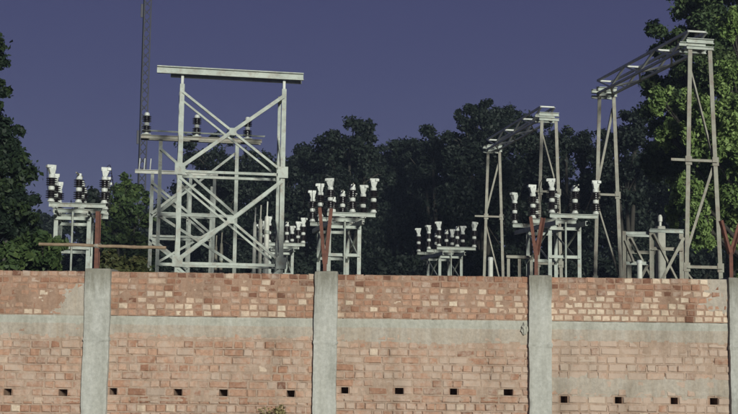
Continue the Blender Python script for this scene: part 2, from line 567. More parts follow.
me = bpy.data.meshes.new("joint_mortar"); bm.to_mesh(me); bm.free()
o = link("joint_mortar", me, MAT["mortar"], wall)
o["kind"] = "stuff"
# the 300 bricks that show largest are single parts, the rest one mass
XL, XR, ZV = wx(2), wx(736), wz(410)
def view_score(b):
    if b[0] - b[2] / 2 < XL or b[0] + b[2] / 2 > XR or b[1] < ZV:
        return -1
    return b[2] * b[3] * (1 + 0.9 * (b[5] > 0.3))
order = sorted(range(len(bricks)), key=lambda k: -view_score(bricks[k]))
single = set(order[:300])
bm = bmesh.new()
lay = bm.verts.layers.float_color.new("tint")
for k, (x, z, w, h, tone, pale, dust, proud) in enumerate(bricks):
    if k in single:
        wq = 0.226 if w > 0.2 else (0.108 if w > 0.09 else 0.09)
        me = brick_variant(wq, round(h, 2), k % 6)
        o = link("brick", me, MAT["brick_obj"], wall)
        o.location = (x, -proud, z)
        o.scale = (w / wq, 1, h / round(h, 2))
        o.rotation_euler = (0, rnd.uniform(-.012, .012), 0)
        o.color = (tone, pale, dust, 1)
    else:
        vs = brick_bm(bm, w, h, 0.06, k)
        for v in vs:
            v.co += Vector((x, -proud, z))
            v[lay] = (tone, pale, dust, 1)
bmesh.ops.recalc_face_normals(bm, faces=bm.faces)
me = bpy.data.meshes.new("brick_mass"); bm.to_mesh(me); bm.free()
o = link("brick_mass", me, MAT["brick_attr"], wall)
o["kind"] = "stuff"

def rough_box(name, lo, hi, n, amp, parent, mat, seed, freq=6.0, keep=None):
    bm = bmesh.new()
    lo, hi = Vector(lo), Vector(hi)
    idx = {}
    def vert(i, j, k):
        key = (i, j, k)
        if key not in idx:
            p = Vector((lo.x + (hi.x - lo.x) * i / n[0], lo.y + (hi.y - lo.y) * j / n[1], lo.z + (hi.z - lo.z) * k / n[2]))
            q = noise.noise_vector(p * freq + Vector((seed * 7.1, 0, 0))) * amp + noise.noise_vector(p * freq * 4 + Vector((seed, 3, 0))) * amp * 0.5
            edge = sum((i in (0, n[0]), j in (0, n[1]), k in (0, n[2])))
            if edge >= 2:
                c = (lo + hi) / 2
                dv = Vector((c.x - p.x, c.y - p.y, 0 if k not in (0, n[2]) else c.z - p.z))
                p += Vector((math.copysign(1, dv.x) if i in (0, n[0]) else 0, math.copysign(1, dv.y) if j in (0, n[1]) else 0,
                             math.copysign(1, dv.z) if k in (0, n[2]) else 0)) * (0.004 + amp * max(0, noise.noise(p * 9 + Vector((seed, 0, 0)))) * 1.5)
            if keep is not None and abs(p.z - keep - 0.03 * noise.noise(Vector((p.x * 8, seed, 0)))) < (hi.z - lo.z) / n[2] * 0.8:
                c = (lo + hi) / 2
                q += Vector((math.copysign(1, p.x - c.x) if i in (0, n[0]) else 0, -1 if j == 0 else 0, 0)) * (0.007 + 0.012 * noise.noise(p * 25))
            idx[key] = bm.verts.new(p + q)
        return idx[key]
    for i in range(n[0]):
        for k in range(n[2]):
            bm.faces.new((vert(i, 0, k), vert(i + 1, 0, k), vert(i + 1, 0, k + 1), vert(i, 0, k + 1)))
            bm.faces.new((vert(i, n[1], k), vert(i, n[1], k + 1), vert(i + 1, n[1], k + 1), vert(i + 1, n[1], k)))
    for j in range(n[1]):
        for k in range(n[2]):
            bm.faces.new((vert(0, j, k), vert(0, j, k + 1), vert(0, j + 1, k + 1), vert(0, j + 1, k)))
            bm.faces.new((vert(n[0], j, k), vert(n[0], j + 1, k), vert(n[0], j + 1, k + 1), vert(n[0], j, k + 1)))
    for i in range(n[0]):
        for j in range(n[1]):
            bm.faces.new((vert(i, j, n[2]), vert(i + 1, j, n[2]), vert(i + 1, j + 1, n[2]), vert(i, j + 1, n[2])))
            bm.faces.new((vert(i, j, 0), vert(i, j + 1, 0), vert(i + 1, j + 1, 0), vert(i + 1, j, 0)))
    bmesh.ops.recalc_face_normals(bm, faces=bm.faces)
    me = bpy.data.meshes.new(name); bm.to_mesh(me); bm.free()
    return link(name, me, MAT[mat], parent)

# concrete band and the cement that ran down from it
for bi, (x0, x1, pitch, hole_c, pale_p, holes) in enumerate(BAYS):
    rough_box("concrete_band", (x0, -0.003, Z_BB), (x1, 0.308, Z_BT - 0.001), (60, 2, 5), 0.004, wall, "band", bi + 1)
    # smear: a height field over the bricks, in front of them only where cement stuck
    nx, z_lo, z_hi = 150, wz(404 + (hole_c - 395)), Z_TOP - 0.005
    nz = 80
    vs, fs = [], []
    z_hole = wz(hole_c)
    hxs = [wx(h) for h in holes]
    L_B = Z_BB - wz([343, 341, 346, 341, 343][bi])
    for j in range(nz + 1):
        for i in range(nx + 1):
            x = x0 + (x1 - x0) * i / nx
            z = z_lo + (z_hi - z_lo) * j / nz
            f1 = noise.fractal(Vector((x * 2.2, bi * 5.0, z * 4.0)), 0.7, 2.1, 4)
            f2 = noise.fractal(Vector((x * 9, 7 + bi, z * 12)), 0.7, 2.1, 3)
            m = -0.9 if z > Z_BB else -0.56 + 0.2 * noise.noise(Vector((x * 0.9, bi * 3.0, z * 1.5)))
            if z < Z_BB + 0.045:                                   # under the band
                m = max(m, 1.0 - (Z_BB - z) / L_B * 1.15)
            zr = z_hole - pitch * S                               # course under the holes
            m = max(m, [0.15, 0.28, 0.05, -0.2, 0.1][bi] - abs(z - zr) / 0.05)
            if bi == 3:                                           # thick cement over two courses above the holes
                zm = wz(384.0)
                m = max(m, 0.55 - (abs(z - zm) / 0.13) ** 2)
            if z > Z_BT - 0.01:                                   # scraps between the upper courses
                s = [-0.02, -0.38, -0.40, -0.46, -0.42][bi]
                if bi == 0:
                    s += 0.75 * max(0, (x - wx(62)) / 0.3) - 0.9 * max(0, (z - wz(292)) / 0.1)
                if bi == 3:
                    s += 0.8 * max(0, (x - wx(690)) / 0.5) - 0.8 * max(0, (wz(300) - z) / 0.1)
                if bi == 1:
                    s += 0.5 * max(0, 1 - abs(x - wx(180)) / 0.2) - 0.5 * max(0, (wz(301) - z) / 0.1)
                m = max(m, s)
            hgt = m + f1 * 0.72 + f2 * 0.3
            for q in hxs:
                if abs(x - q) < 0.085 and abs(z - z_hole) < 0.066:
                    hgt = -4
            y = -0.0055 * min(1.0, max(-4.0, hgt * 2.2)) + 0.0005
            y = min(y, 0.03)
            vs.append((x, y, z))
    for j in range(nz):
        for i in range(nx):
            a = j * (nx + 1) + i
            q4 = (a, a + 1, a + nx + 2, a + nx + 1)
            if min(vs[t][1] for t in q4) < 0.0085:
                fs.append(q4)
    me = bpy.data.meshes.new("cement_smear")
    me.from_pydata(vs, [], fs)
    bm = bmesh.new(); bm.from_mesh(me)
    bmesh.ops.delete(bm, geom=[v for v in bm.verts if not v.link_faces], context='VERTS')
    for f in bm.faces: f.smooth = True
    bm.to_mesh(me); bm.free()
    me.materials.append(MAT["smear"]); me.materials.append(MAT["mud"]); me.materials.append(MAT["mortar"])
    for f in me.polygons:
        c = f.center
        wob = 0.12 * noise.fractal(Vector((c.x * 4, 3.3, c.z * 6)), 0.7, 2.1, 4)
        if c.z > Z_BT - 0.005 and not (bi == 0 and c.x + wob + (c.z - wz(300)) * -0.5 > wx(62)) and not (bi == 3 and c.x + wob > wx(694)):
            f.material_index = 1
        elif c.z < Z_BB - L_B * (0.75 + wob * 2) and not (bi == 3 and abs(c.z - wz(384)) < 0.14 + wob * 0.4):
            f.material_index = 2
    link("cement_smear", me, None, wall)

# pillars with rusty forked brackets
BR = {1: ((99.5, 212), None, (97, 268), math.radians(78)), 2: ((320, 208), (331, 208), (325, 262), 0.25),
      3: ((529.5, 217), (544, 217), (536, 253), 0.2), 4: ((719, 221), (742, 223), (730.5, 252), 0.2)}
for k, (pc, pw) in enumerate(PILL):
    xc = wx(pc)
    w = pw * S
    ztop = Z_TOP + (0.035 if k in (1, 2) else 0.02)
    po = rough_box("pillar", (xc - w / 2, -0.055, -0.3), (xc + w / 2, 0.40, ztop), (8, 8, 110), 0.006, wall, "concrete", k + 20, 4.0, keep=wz(343))
    if k in BR:
        a, b, j, rot = BR[k]
        A, J = P(a[0], a[1], D + 0.1), P(j[0], j[1], D + 0.1)
        A -= Vector((0, D, 0)); J -= Vector((0, D, 0))
        B = (P(b[0], b[1], D + 0.1) - Vector((0, D, 0))) if b else A + Vector((-0.05, 0.22, 0.0))
        if k == 1:
            A = A + Vector((0.01, -0.12, 0))
        else:
            A = A + Vector((0, -0.08, 0)); B = B + Vector((0, 0.08, 0))
        base = Vector((J.x, J.y, Z_TOP - 0.12))
        bar("bracket_stem", base, J + Vector((0, 0, 0.03)), po, 'L', 0.045 if k != 1 else 0.052, "rust", t=0.007)
        bar("bracket_arm", J - Vector((0.008, 0, 0.02)), A, po, 'L', 0.042 if k != 1 else 0.05, "rust", t=0.007)
        bar("bracket_arm", J + Vector((0.008, 0, -0.02)), B, po, 'L', 0.045, "rust", t=0.007)

# a lump of squeezed-out mortar beside the third pillar
bm = bmesh.new()
bmesh.ops.create_icosphere(bm, subdivisions=3, radius=1.0)
for v in bm.verts:
    v.co = Vector((v.co.x * 0.045, v.co.y * 0.035, v.co.z * 0.07)) * (1 + 0.5 * noise.noise(v.co * 2.2))
me = bpy.data.meshes.new("mortar_lump"); bm.to_mesh(me); bm.free()
o = link("mortar_lump", me, MAT["band"], wall)
o.location = (wx(524.5), -0.012, wz(327))

# ------------------------------------------------------------------ insulators
INS = {}
def shed_stack(z0, z1, r_core, r_shed, n):
    pts = [(r_core, z0)]
    st = (z1 - z0) / n
    for i in range(n):
        z = z0 + i * st
        pts += [(r_core, z + st * 0.25), (r_shed, z + st * 0.42), (r_shed * 0.97, z + st * 0.58), (r_core, z + st * 0.9)]
    return pts + [(r_core, z1)]
def ins_meshes():
    INS["porcelain"] = lathe_mesh("porcelain", shed_stack(0.06, 0.225, 0.06, 0.112, 4)[:-1] + [(0.04, 0.225), (0.04, 0.31)] +
                                  shed_stack(0.31, 0.475, 0.06, 0.112, 4))
    INS["base_cap"] = lathe_mesh("base_cap", [(0.07, 0.0), (0.07, 0.025), (0.055, 0.035), (0.055, 0.06)])
    INS["flange"] = lathe_mesh("flange", [(0.052, 0.228), (0.060, 0.24), (0.062, 0.26), (0.062, 0.28), (0.058, 0.295), (0.050, 0.305)])
    INS["top_cap"] = lathe_mesh("top_cap", [(0.060, 0.465), (0.064, 0.48), (0.064, 0.52), (0.045, 0.545), (0.0451, 0.55)])
    bm = bmesh.new()
    def bx(lo, hi):
        c = [(lo[i] + hi[i]) / 2 for i in range(3)]
        bmesh.ops.create_cube(bm, size=1.0, matrix=Matrix.Translation(c) @ Matrix.Diagonal([hi[i] - lo[i] for i in range(3)] + [1]))
    def cup(z0, z1, a0, a1, b0, b1, sx=0.0):
        lo = [bm.verts.new((sgx * a0, sgy * b0, z0)) for sgx, sgy in ((-1, -1), (1, -1), (1, 1), (-1, 1))]
        hi = [bm.verts.new((sgx * a1 + sx, sgy * b1, z1)) for sgx, sgy in ((-1, -1), (1, -1), (1, 1), (-1, 1))]
        bm.faces.new(lo[::-1]); bm.faces.new(hi)
        for i in range(4):
            bm.faces.new((lo[i], lo[(i + 1) % 4], hi[(i + 1) % 4], hi[i]))
    cup(0.54, 0.65, 0.042, 0.072, 0.045, 0.06, -0.01)
    cup(0.65, 0.725, 0.074, 0.088, 0.018, 0.02, -0.01)
    bx((-0.115, -0.05, 0.66), (-0.045, 0.05, 0.715)); bx((0.02, -0.045, 0.635), (0.06, 0.045, 0.69))
    bmesh.ops.bevel(bm, geom=list(bm.edges), offset=0.004, segments=1, affect='EDGES')
    me = bpy.data.meshes.new("contact_jaw"); bm.to_mesh(me); bm.free()
    INS["contact_jaw"] = me
    for k in INS:
        INS[k].materials.append(MAT["porcelain"] if k == "porcelain" else MAT["white_metal"])
ins_meshes()
def insulator(parent, loc, rz=0.0, jaw=True, scale=1.0):
    o = link("insulator", INS["porcelain"], None, parent)
    o.location = loc
    o.rotation_euler = (0, 0, rz)
    o.scale = (scale,) * 3
    for nm in ("base_cap", "flange", "top_cap") + (("contact_jaw",) if jaw else ()):
        link(nm, INS[nm], None, o)
    return o

# ------------------------------------------------------------------ isolator switches
def isolator(px, py, label, L=1.06, H=4.2, name="isolator_switch", leg_off=-0.12, jaws=True, mat="galv"):
    Y = depth_for(px, py, H)
    root3 = P(px, py, Y)
    t = thing(name, (root3.x, root3.y, 0), YARD, label, "isolator switch", "isolator switches in the yard")
    legs = [(leg_off - 0.32, 0.35), (leg_off + 0.36, 0.35), (leg_off - 0.32, 1.85), (leg_off + 0.36, 1.85)]
    zb = H - 0.17
    for u, v in legs:
        footing(t, u, v)
        bar("leg", (u, v, 0.1), (u, v, zb - 0.1), t, 'L', 0.085, mat, t=0.014)
    for u in (leg_off - 0.32, leg_off + 0.36):
        bar("long_channel", (u, -0.12, zb - 0.05), (u, 2.75, zb - 0.05), t, 'C', 0.10, mat)
        bar("side_brace", (u + 0.015, 0.37, H - 1.0), (u + 0.015, 1.83, zb - 0.15), t, 'L', 0.05, mat)
        bar("side_brace", (u - 0.015, 1.83, H - 1.0), (u - 0.015, 0.37, zb - 0.15), t, 'L', 0.05, mat)
    for v in (0.35, 1.85):
        bar("cross_bar", (leg_off - 0.34, v - 0.055, H - 0.93), (leg_off + 0.38, v - 0.055, H - 0.93), t, 'L', 0.07, mat)
        bar("cross_bar", (leg_off - 0.34, v - 0.055, zb - 0.14), (leg_off + 0.38, v - 0.055, zb - 0.14), t, 'L', 0.07, mat)
        bar("cross_bar", (leg_off - 0.34, v - 0.055, 1.2), (leg_off + 0.38, v - 0.055, 1.2), t, 'L', 0.07, mat)
    bar("operating_rod", (leg_off + 0.02, 0.25, 0.9), (leg_off + 0.02, 0.25, zb), t, 'O', 0.045, mat)
    box("operating_box", (leg_off - 0.1, 0.12, 0.95), (leg_off + 0.14, 0.27, 1.3), t, "galv_old", 0.01)
    for ph in range(3):
        v = ph * 1.3
        bar("phase_beam", (-L / 2 - 0.05, v, H - 0.06), (L / 2 + 0.05, v, H - 0.055), t, 'C', 0.09, mat)
        for s in (-1, 1):
            insulator(t, (s * L / 2 + rnd.uniform(-.015, .015), v, H), (0 if s < 0 else math.pi) + rnd.uniform(-.5, .5), jaws, rnd.uniform(0.99, 1.07))
        insulator(t, (0.02, v, H), 0.0, False, 1.03)
        for s in (-1, 1):
            e = s * L / 2
            bm = bmesh.new()
            q = [Vector((e, v, H + 0.70)), Vector((e + s * 0.10, v + 0.15, H + 0.80 + rnd.uniform(-.05, .05))), Vector((e + s * 0.14, v + 0.42, H + 0.62)),
                 Vector((e + s * rnd.uniform(.0, .12), v + 0.66, H + 0.25)), Vector((e - s * 0.08, v + 0.85, H - 0.12))]
            pts = []
            for k in range(len(q) - 1):
                p0, p1, p2, p3 = q[max(k - 1, 0)], q[k], q[k + 1], q[min(k + 2, len(q) - 1)]
                for f in (0, 0.25, 0.5, 0.75):
                    pts.append(0.5 * ((2 * p1) + (p2 - p0) * f + (2 * p0 - 5 * p1 + 4 * p2 - p3) * f * f + (3 * p1 - p0 - 3 * p2 + p3) * f ** 3))
            pts.append(q[-1])
            tube(bm, pts, [0.007] * len(pts), 6)
            me = bpy.data.meshes.new("jumper_wire"); bm.to_mesh(me); bm.free()
            link("jumper_wire", me, MAT["porcelain"], t)
        bar("switch_blade", (0.02 - 0.05, v - 0.36, H + 0.585), (0.02 + 0.05, v + 0.36, H + 0.585), t, 'box', 0.022, "galv_old", h=0.03)
        box("blade_clamp", (-0.025, v - 0.05, H + 0.555), (0.065, v + 0.05, H + 0.61), t, "white_metal", 0.006)
    return t
isolator(77.5, 202.5, "grey isolator switch with dark insulators against the sky, behind the single-stem rusty bracket", L=1.06)
isolator(351.5, 212, "pale isolator switch on legs behind the narrow rusty fork, right of the cross-braced tower", L=0.98)
isolator(456.5, 246.5, "small distant isolator switch standing alone before dark trees, beside the smaller gantry", L=1.12, H=4.2)
isolator(574, 213.5, "isolator switch on thick pale legs between the two steel gantries", L=1.0)
isolator(286, 242.5, "distant isolator switch half hidden behind the cross-braced tower's right posts", L=1.05)

# ------------------------------------------------------------------ cross-braced tower
r0 = P(177, 270, 30.0)
root = Vector((r0.x, r0.y, 0))
t = thing("lattice_tower", root, YARD, "tall pale steel tower with large cross braces and a long flat top beam", "steel tower")
DV = 1.0
W_T = pl(root, 282.5, 170).x
ZT = pl(root, 177, 84).z
for v in (0.0, DV):
    for u in (0.0, W_T):
        footing(t, u, v, 0.6)
        bar("post", (u, v, 0.1), (u, v, ZT), t, 'L', 0.115 if v == 0 else 0.08, "galv", up=Vector((0, 1, 0)), t=0.02)
def tz(px, py): return pl(root, px, py).z
zA, zB = tz(180, 92), tz(180, 168)
zC, zD = tz(180, 178), tz(180, 260)
# top beams overhang both posts
bl, br = pl(root, 157, 70), pl(root, 303, 77)
zt = (tz(177, 71) )
bar("top_beam", (bl.x, -0.09, zt), (br.x, -0.09, zt), t, 'C', 0.19, "galv", h=0.16)
bar("top_beam", (bl.x + 0.35, 0.13, zt - 0.05), (br.x - 0.02, 0.13, zt - 0.05), t, 'C', 0.19, "galv", h=0.10)
for u in (0.0, W_T):
    bar("beam_stub", (u, 0.02, ZT - 0.3), (u, 0.02, zt), t, 'box', 0.07, "truss")
    bar("tie_bar", (u, 0.0, ZT - 0.16), (u, DV, ZT - 0.16), t, 'L', 0.08, "galv_old")
for v, off in ((-0.03, 0.0), (DV + 0.03, 0.0)):
    f = v < 0.5
    w = 0.07 if f else 0.06
    bar("diagonal_brace", (0.02, v - 0.02, zA), (W_T, v - 0.02, zB), t, 'L', w, "galv")
    if f:
        bar("diagonal_brace", (W_T - 0.02, v - 0.05, zA), (0.0, v - 0.05, zB), t, 'L', w + 0.02, "galv")
    bar("horizontal_brace", (-0.05, v, zB - 0.08), (W_T + 0.05, v, zB - 0.08), t, 'L', 0.075, "galv")
    bar("diagonal_brace", (0.02, v - 0.02, zC), (W_T, v - 0.02, zD), t, 'L', w, "galv")
    bar("diagonal_brace", (W_T - 0.02, v - 0.05, zC), (0.0, v - 0.05, zD), t, 'L', w + 0.02, "galv")
    bar("horizontal_brace", (-0.05, v, zD - 0.08), (W_T + 0.05, v, zD - 0.08), t, 'L', 0.075, "galv")
    bar("diagonal_brace", (0.02, v - 0.02, zD - 0.2), (W_T, v - 0.02, zD - 2.2), t, 'L', w, "galv")
    bar("diagonal_brace", (W_T - 0.02, v - 0.05, zD - 0.2), (0.0, v - 0.05, zD - 2.2), t, 'L', w, "galv")
    bar("horizontal_brace", (-0.05, v, zD - 2.3), (W_T + 0.05, v, zD - 2.3), t, 'L', 0.10, "galv")
for u in (0.0, W_T):
    for a, b in ((zB - 0.1, zA - 0.9), (zD - 0.1, zC - 0.9)):
        bar("side_brace", (u, 0, a), (u, DV, b), t, 'L', 0.06, "galv")
for z0_, z1_ in ((zA, zB), (zC, zD)):
    box("gusset_plate", (W_T / 2 - 0.09, -0.118, (z0_ + z1_) / 2 - 0.09), (W_T / 2 + 0.09, -0.108, (z0_ + z1_) / 2 + 0.09), t, "galv")
for u in (0.0, W_T):
    for z in (zB, zD):
        box("gusset_plate", (u - 0.13, -0.115, z - 0.17), (u + 0.13, -0.1, z + 0.12), t, "galv")

# frame behind the tower that carries three post insulators
r0 = P(157, 270, 33.0)
root = Vector((r0.x, r0.y, 0))
t = thing("insulator_frame", root, YARD, "slim frame behind the tower carrying three post insulators on a crossbeam", "steel frame")
zc = pl(root, 157, 137).z
u2 = pl(root, 237, 170).x
ul, ur = pl(root, 141, 135).x, pl(root, 262, 135).x
for v in (0.0, 0.5):
    bar("crossbeam", (ul, v * 0.7, zc), (ur, v * 0.7, zc), t, 'C', 0.10, "galv_old", h=0.10)
for u in (0.0, u2):
    footing(t, u, 0.17)
    bar("post", (u, 0.17, 0.1), (u, 0.17, zc - 0.05), t, 'L', 0.10, "galv", up=Vector((0, 1, 0)), t=0.018)
for px in (146.5, 197, 248):
    u = pl(root, px, 133).x
    box("mounting_plate", (u - 0.12, -0.06, zc + 0.055), (u + 0.12, 0.42, zc + 0.075), t, "galv")
    insulator(t, (u, 0.17, zc + 0.07), 0.0, False, 1.15)
hz = zc + 0.07 + 0.55 * 1.15
for v in (0.10, 0.24):
    bar("conductor", (ul + 0.02, v, zc + 0.2), (ur + 0.1, v, zc + 0.17), t, 'O', 0.022, "galv")
zz = [pl(root, 157, y).z for y in (148, 212, 215, 262)]
for a, b in ((zz[0], zz[1]), (zz[2], zz[3])):
    bar("diagonal_brace", (0, 0.10, a), (u2, 0.10, b), t, 'L', 0.08, "galv")
    bar("diagonal_brace", (u2, 0.24, a), (0, 0.24, b), t, 'L', 0.065, "galv")
    bar("horizontal_brace", (0, 0.10, b - 0.05), (u2, 0.10, b - 0.05), t, 'L', 0.09, "galv")

# lower frame still further back
r0 = P(149.5, 270, 37.0)
root = Vector((r0.x, r0.y, 0))
t = thing("low_frame", root, YARD, "low four-post frame with a white crossbar seen through the tower", "steel frame")
zc = pl(root, 149, 172).z
us = [0.0, pl(root, 190, 200).x, pl(root, 214, 200).x]
bar("crossbar", (pl(root, 135, 172).x, -0.06, zc), (pl(root, 218, 172).x, -0.06, zc), t, 'C', 0.12, "white_paint")
for u in us:
    for v in (0.0, 1.2):
        footing(t, u, v)
        bar("post", (u, v, 0.1), (u, v, zc - 0.02 if v == 0 else zc - 0.25), t, 'L', 0.10, "galv", t=0.014)
for v in (0.0, 1.2):
    for y in (214, 237):
        z = pl(root, 190, y).z
        bar("horizontal_brace", (us[0], v - 0.06, z), (us[2], v - 0.06, z), t, 'L', 0.07, "galv")
    bar("diagonal_brace", (us[0], v - 0.12, pl(root, 149, 183).z), (us[1], v - 0.12, pl(root, 190, 214).z), t, 'L', 0.08, "galv")
    bar("diagonal_brace", (us[1], v - 0.12, pl(root, 190, 216).z), (us[2], v - 0.12, pl(root, 214, 236).z), t, 'L', 0.08, "galv")
    bar("diagonal_brace", (us[0], v - 0.17, pl(root, 149, 214).z), (us[1], v - 0.17, pl(root, 190, 184).z), t, 'L', 0.08, "galv")
    bar("diagonal_brace", (us[0], v - 0.17, pl(root, 149, 238).z), (us[1], v - 0.17, pl(root, 190, 268).z), t, 'L', 0.08, "galv")
for px in (139, 144, 150):
    u = pl(root, px, 170).x
    o = link("spike_rod", bar_mesh("spike_rod", (u, 0.0, zc + 0.05), (u + 0.02, 0, zc + 0.42), prof('O', 0.035)), MAT["truss"], t)

# white pipe posts with spiked tops (arresters)
def arrester(px, py, Y, w, mat, label, spike=0.4):
    r0 = P(px, py, Y)
    t = thing("surge_arrester", (r0.x, r0.y, 0), YARD, label, "surge arrester", "surge arresters inside the yard")
    h = r0.z
    footing(t, 0, 0, 0.5)
    link("pole", lathe_mesh("pole", [(w * 0.62, 0.1), (w * 0.56, h * 0.5), (w * 0.5, h - 0.12), (w * 0.42, h - 0.03), (w * 0.3, h)], 16), MAT[mat], t)
    link("collar", lathe_mesh("collar", [(w * 0.58, h - 0.5), (w * 0.64, h - 0.48), (w * 0.64, h - 0.42), (w * 0.58, h - 0.4)], 16), MAT["galv"], t)
    bar("spike", (0, 0, h - 0.02), (0.01, 0, h + spike), t, 'O', 0.04, mat)
arrester(255, 222, 33.0, 0.10, "white_paint", "slim white arrester pole with a spike, leftmost behind the tower's lower brace")
arrester(260.5, 219, 34.0, 0.11, "pole_conc", "tan arrester pole with a spike between two white ones")
arrester(267, 216, 33.0, 0.135, "white_paint", "stout white arrester pole with a spike, beside the tower's right posts")
arrester(216, 246, 34.0, 0.09, "galv_old", "thin short arrester pole with a spike, inside the tower's lower bay", 0.3)
arrester(221.5, 243, 34.0, 0.09, "galv_old", "thin arrester pole with a spike, taller of the short pair inside the tower", 0.3)
for px, py, Y, lab in ((490.5, 258, 24.0, "short white pipe post at the foot of the smaller gantry"),
                       (639.5, 261, 23.0, "short white pipe post between the larger gantry's far leg and the low frame")):
    r0 = P(px, py, Y)
    t = thing("pipe_post", (r0.x, r0.y, 0), 0, lab, "post", "white pipe posts")
    footing(t, 0, 0, 0.35)
    h = r0.z
    link("pipe", lathe_mesh("pipe", [(0.052, 0.1), (0.050, h - 0.02), (0.046, h)], 14), MAT["white_paint"], t)
    link("cap", lathe_mesh("cap", [(0.056, h - 0.05), (0.057, h), (0.04, h + 0.018)], 14), MAT["white_metal"], t)

# ------------------------------------------------------------------ gantries
def gantry(near, far, wn, wf, label, bars_near, bars_far, H=8.0, mat="galv_old"):
    """near/far: pixel of the column's top centre; each column is a tapered two-leg frame across the yard's rows"""
    Yn, Yf = depth_for(near[0], near[1], H), depth_for(far[0], far[1], H)
    pn, pf = P(near[0], near[1], Yn), P(far[0], far[1], Yf)
    t = thing("steel_gantry", (pn.x, pn.y, 0), YARD, label, "steel gantry", "steel gantries in the yard")
    Ri = Matrix.Rotation(-YARD, 3, 'Z')
    loc_f = Ri @ Vector((pf.x - pn.x, pf.y - pn.y, 0))
    cols = []
    for o, wt, bl in ((Vector((0, 0, 0)), wn, bars_near), (loc_f, wf, bars_far)):
        top, bot = wt
        def leg(s, z): return Vector((o.x + s * (bot + (top - bot) * z / H) / 2, o.y, z))
        for s in (-1, 1):
            footing(t, o.x + s * bot / 2, o.y, 0.55)
            bar("leg", leg(s, 0.1), leg(s, H - 0.16), t, 'L', 0.095, mat, up=Vector((0, 1, 0)), t=0.018)
        for kind, z0, z1 in bl:
            if kind == 'h':
                bar("cross_bar", leg(-1, z0) + Vector((-z1, -0.07, 0)), leg(1, z0) + Vector((0.03, -0.07, 0)), t, 'L', 0.065, mat)
                for s in (-1, 1):
                    g = leg(s, z0)
                    box("gusset_plate", (g.x - 0.075, g.y - 0.062, g.z - 0.1), (g.x + 0.075, g.y - 0.05, g.z + 0.09), t, mat)
            else:
                a, b = (leg(-1, z0), leg(1, z1)) if kind == '\\' else (leg(1, z0), leg(-1, z1))
                bar("diagonal_brace", a + Vector((0, 0.05, 0)), b + Vector((0, 0.05, 0)), t, 'L', 0.06, mat)
        # column head
        for z, hh in ((H - 0.17, 0.08), (H - 0.02, 0.11)):
            bar("head_plate", o + Vector((-top / 2 - 0.09, -0.06, z)), o + Vector((top / 2 + 0.09, -0.06, z)), t, 'C', hh, "galv")
            bar("head_plate", o + Vector((-top / 2 - 0.09, 0.30, z)), o + Vector((top / 2 + 0.09, 0.30, z)), t, 'C', hh, "galv")
        cols.append((o, top))
    (a, wa), (b, wb) = cols
    wa = wb = (wa + wb) / 2
    def pt(s, f, z):
        c = a.lerp(b, f)
        return Vector((c.x + s * wa / 2, c.y + 0.05, z))
    zl, zh = H - 0.12, H + 0.22
    for s in (-1, 1):
        for z in (zl, zh):
            bar("truss_chord", pt(s, 0.0, z), pt(s, 1.0, z), t, 'L', 0.055, "truss", t=0.01)
    n = 6
    for k in range(n):
        f0, f1 = k / n, (k + 1) / n
        for s in (-1, 1):
            bar("truss_lacing", pt(s, f0, zl if k % 2 else zh), pt(s, f1, zh if k % 2 else zl), t, 'L', 0.045, "truss")
        bar("truss_lacing", pt(-1 if k % 2 else 1, f0, zl), pt(1 if k % 2 else -1, f1, zl), t, 'L', 0.045, "truss")
    for k in (0, 2, 4, 6):
        bar("truss_strut", pt(-1, k / n, zh), pt(1, k / n, zh), t, 'L', 0.05, "truss")
    return t
# larger gantry on the right, smaller one behind the isolators
gantry((699, 41), (606, 89), (0.45, 0.98), (0.38, 0.90),
       "tall tapered steel gantry in front of the tree painted lamplit green",
       [('h', 5.35, 0.4), ('h', 3.05, 0.0), ('\\', 7.6, 5.5), ('/', 5.3, 3.3), ('\\', 3.0, 2.0), ('h', 1.2, 0.0)],
       [('h', 5.2, 0.0), ('h', 3.0, 0.0), ('/', 7.5, 5.3), ('\\', 5.1, 3.1), ('h', 1.2, 0.0)])
gantry((548.5, 114), (493.5, 146), (0.42, 0.92), (0.40, 0.88),
       "steel gantry further back before the tall dark trees",
       [('h', 5.7, 0.3), ('h', 3.6, 0.0), ('\\', 7.6, 5.8), ('/', 3.5, 2.0), ('h', 1.2, 0.0)],
       [('h', 5.55, 0.4), ('h', 3.1, 0.0), ('/', 7.5, 5.6), ('\\', 5.4, 3.0), ('h', 1.2, 0.0)])

# ------------------------------------------------------------------ empty support frame by the larger gantry
r0 = P(651, 270, 28.0)
root = Vector((r0.x, r0.y, 0))
t = thing("support_frame", root, YARD, "low empty support frame with crossed braces between the larger gantry's columns", "steel frame")
zc = pl(root, 651, 229).z
u2 = pl(root, 680.5, 250).x
for u in (0.0, u2):
    for v in (0.0, 1.3):
        footing(t, u, v)
        bar("post", (u, v, 0.1), (u, v, zc), t, 'L', 0.11, "galv_old", t=0.016)
for v in (0.0, 1.3):
    bar("top_bar", (-0.05, v - 0.065, zc - 0.04), (u2 + 0.05, v - 0.065, zc - 0.04), t, 'C', 0.09, "galv")
    zq = pl(root, 665, 249).z
    bar("cross_bar", (-0.03, v - 0.065, zq), (u2 + 0.03, v - 0.065, zq), t, 'L', 0.08, "galv_old")
    bar("diagonal_brace", (0.03, v - 0.12, pl(root, 652, 234).z), (u2, v - 0.12, zq - 1.0), t, 'L', 0.07, "galv_old")
    bar("diagonal_brace", (u2, v - 0.16, pl(root, 680, 238).z), (0.03, v - 0.16, zq - 1.0), t, 'L', 0.07, "galv_old")
bar("side_rail", (pl(root, 625, 234).x, 0.06, pl(root, 625, 233).z), (0.05, 0.06, pl(root, 648, 233).z), t, 'L', 0.08, "galv")
bar("side_rail", (pl(root, 625, 263).x, 0.06, pl(root, 625, 263).z), (0.05, 0.06, pl(root, 648, 263).z), t, 'L', 0.08, "galv")
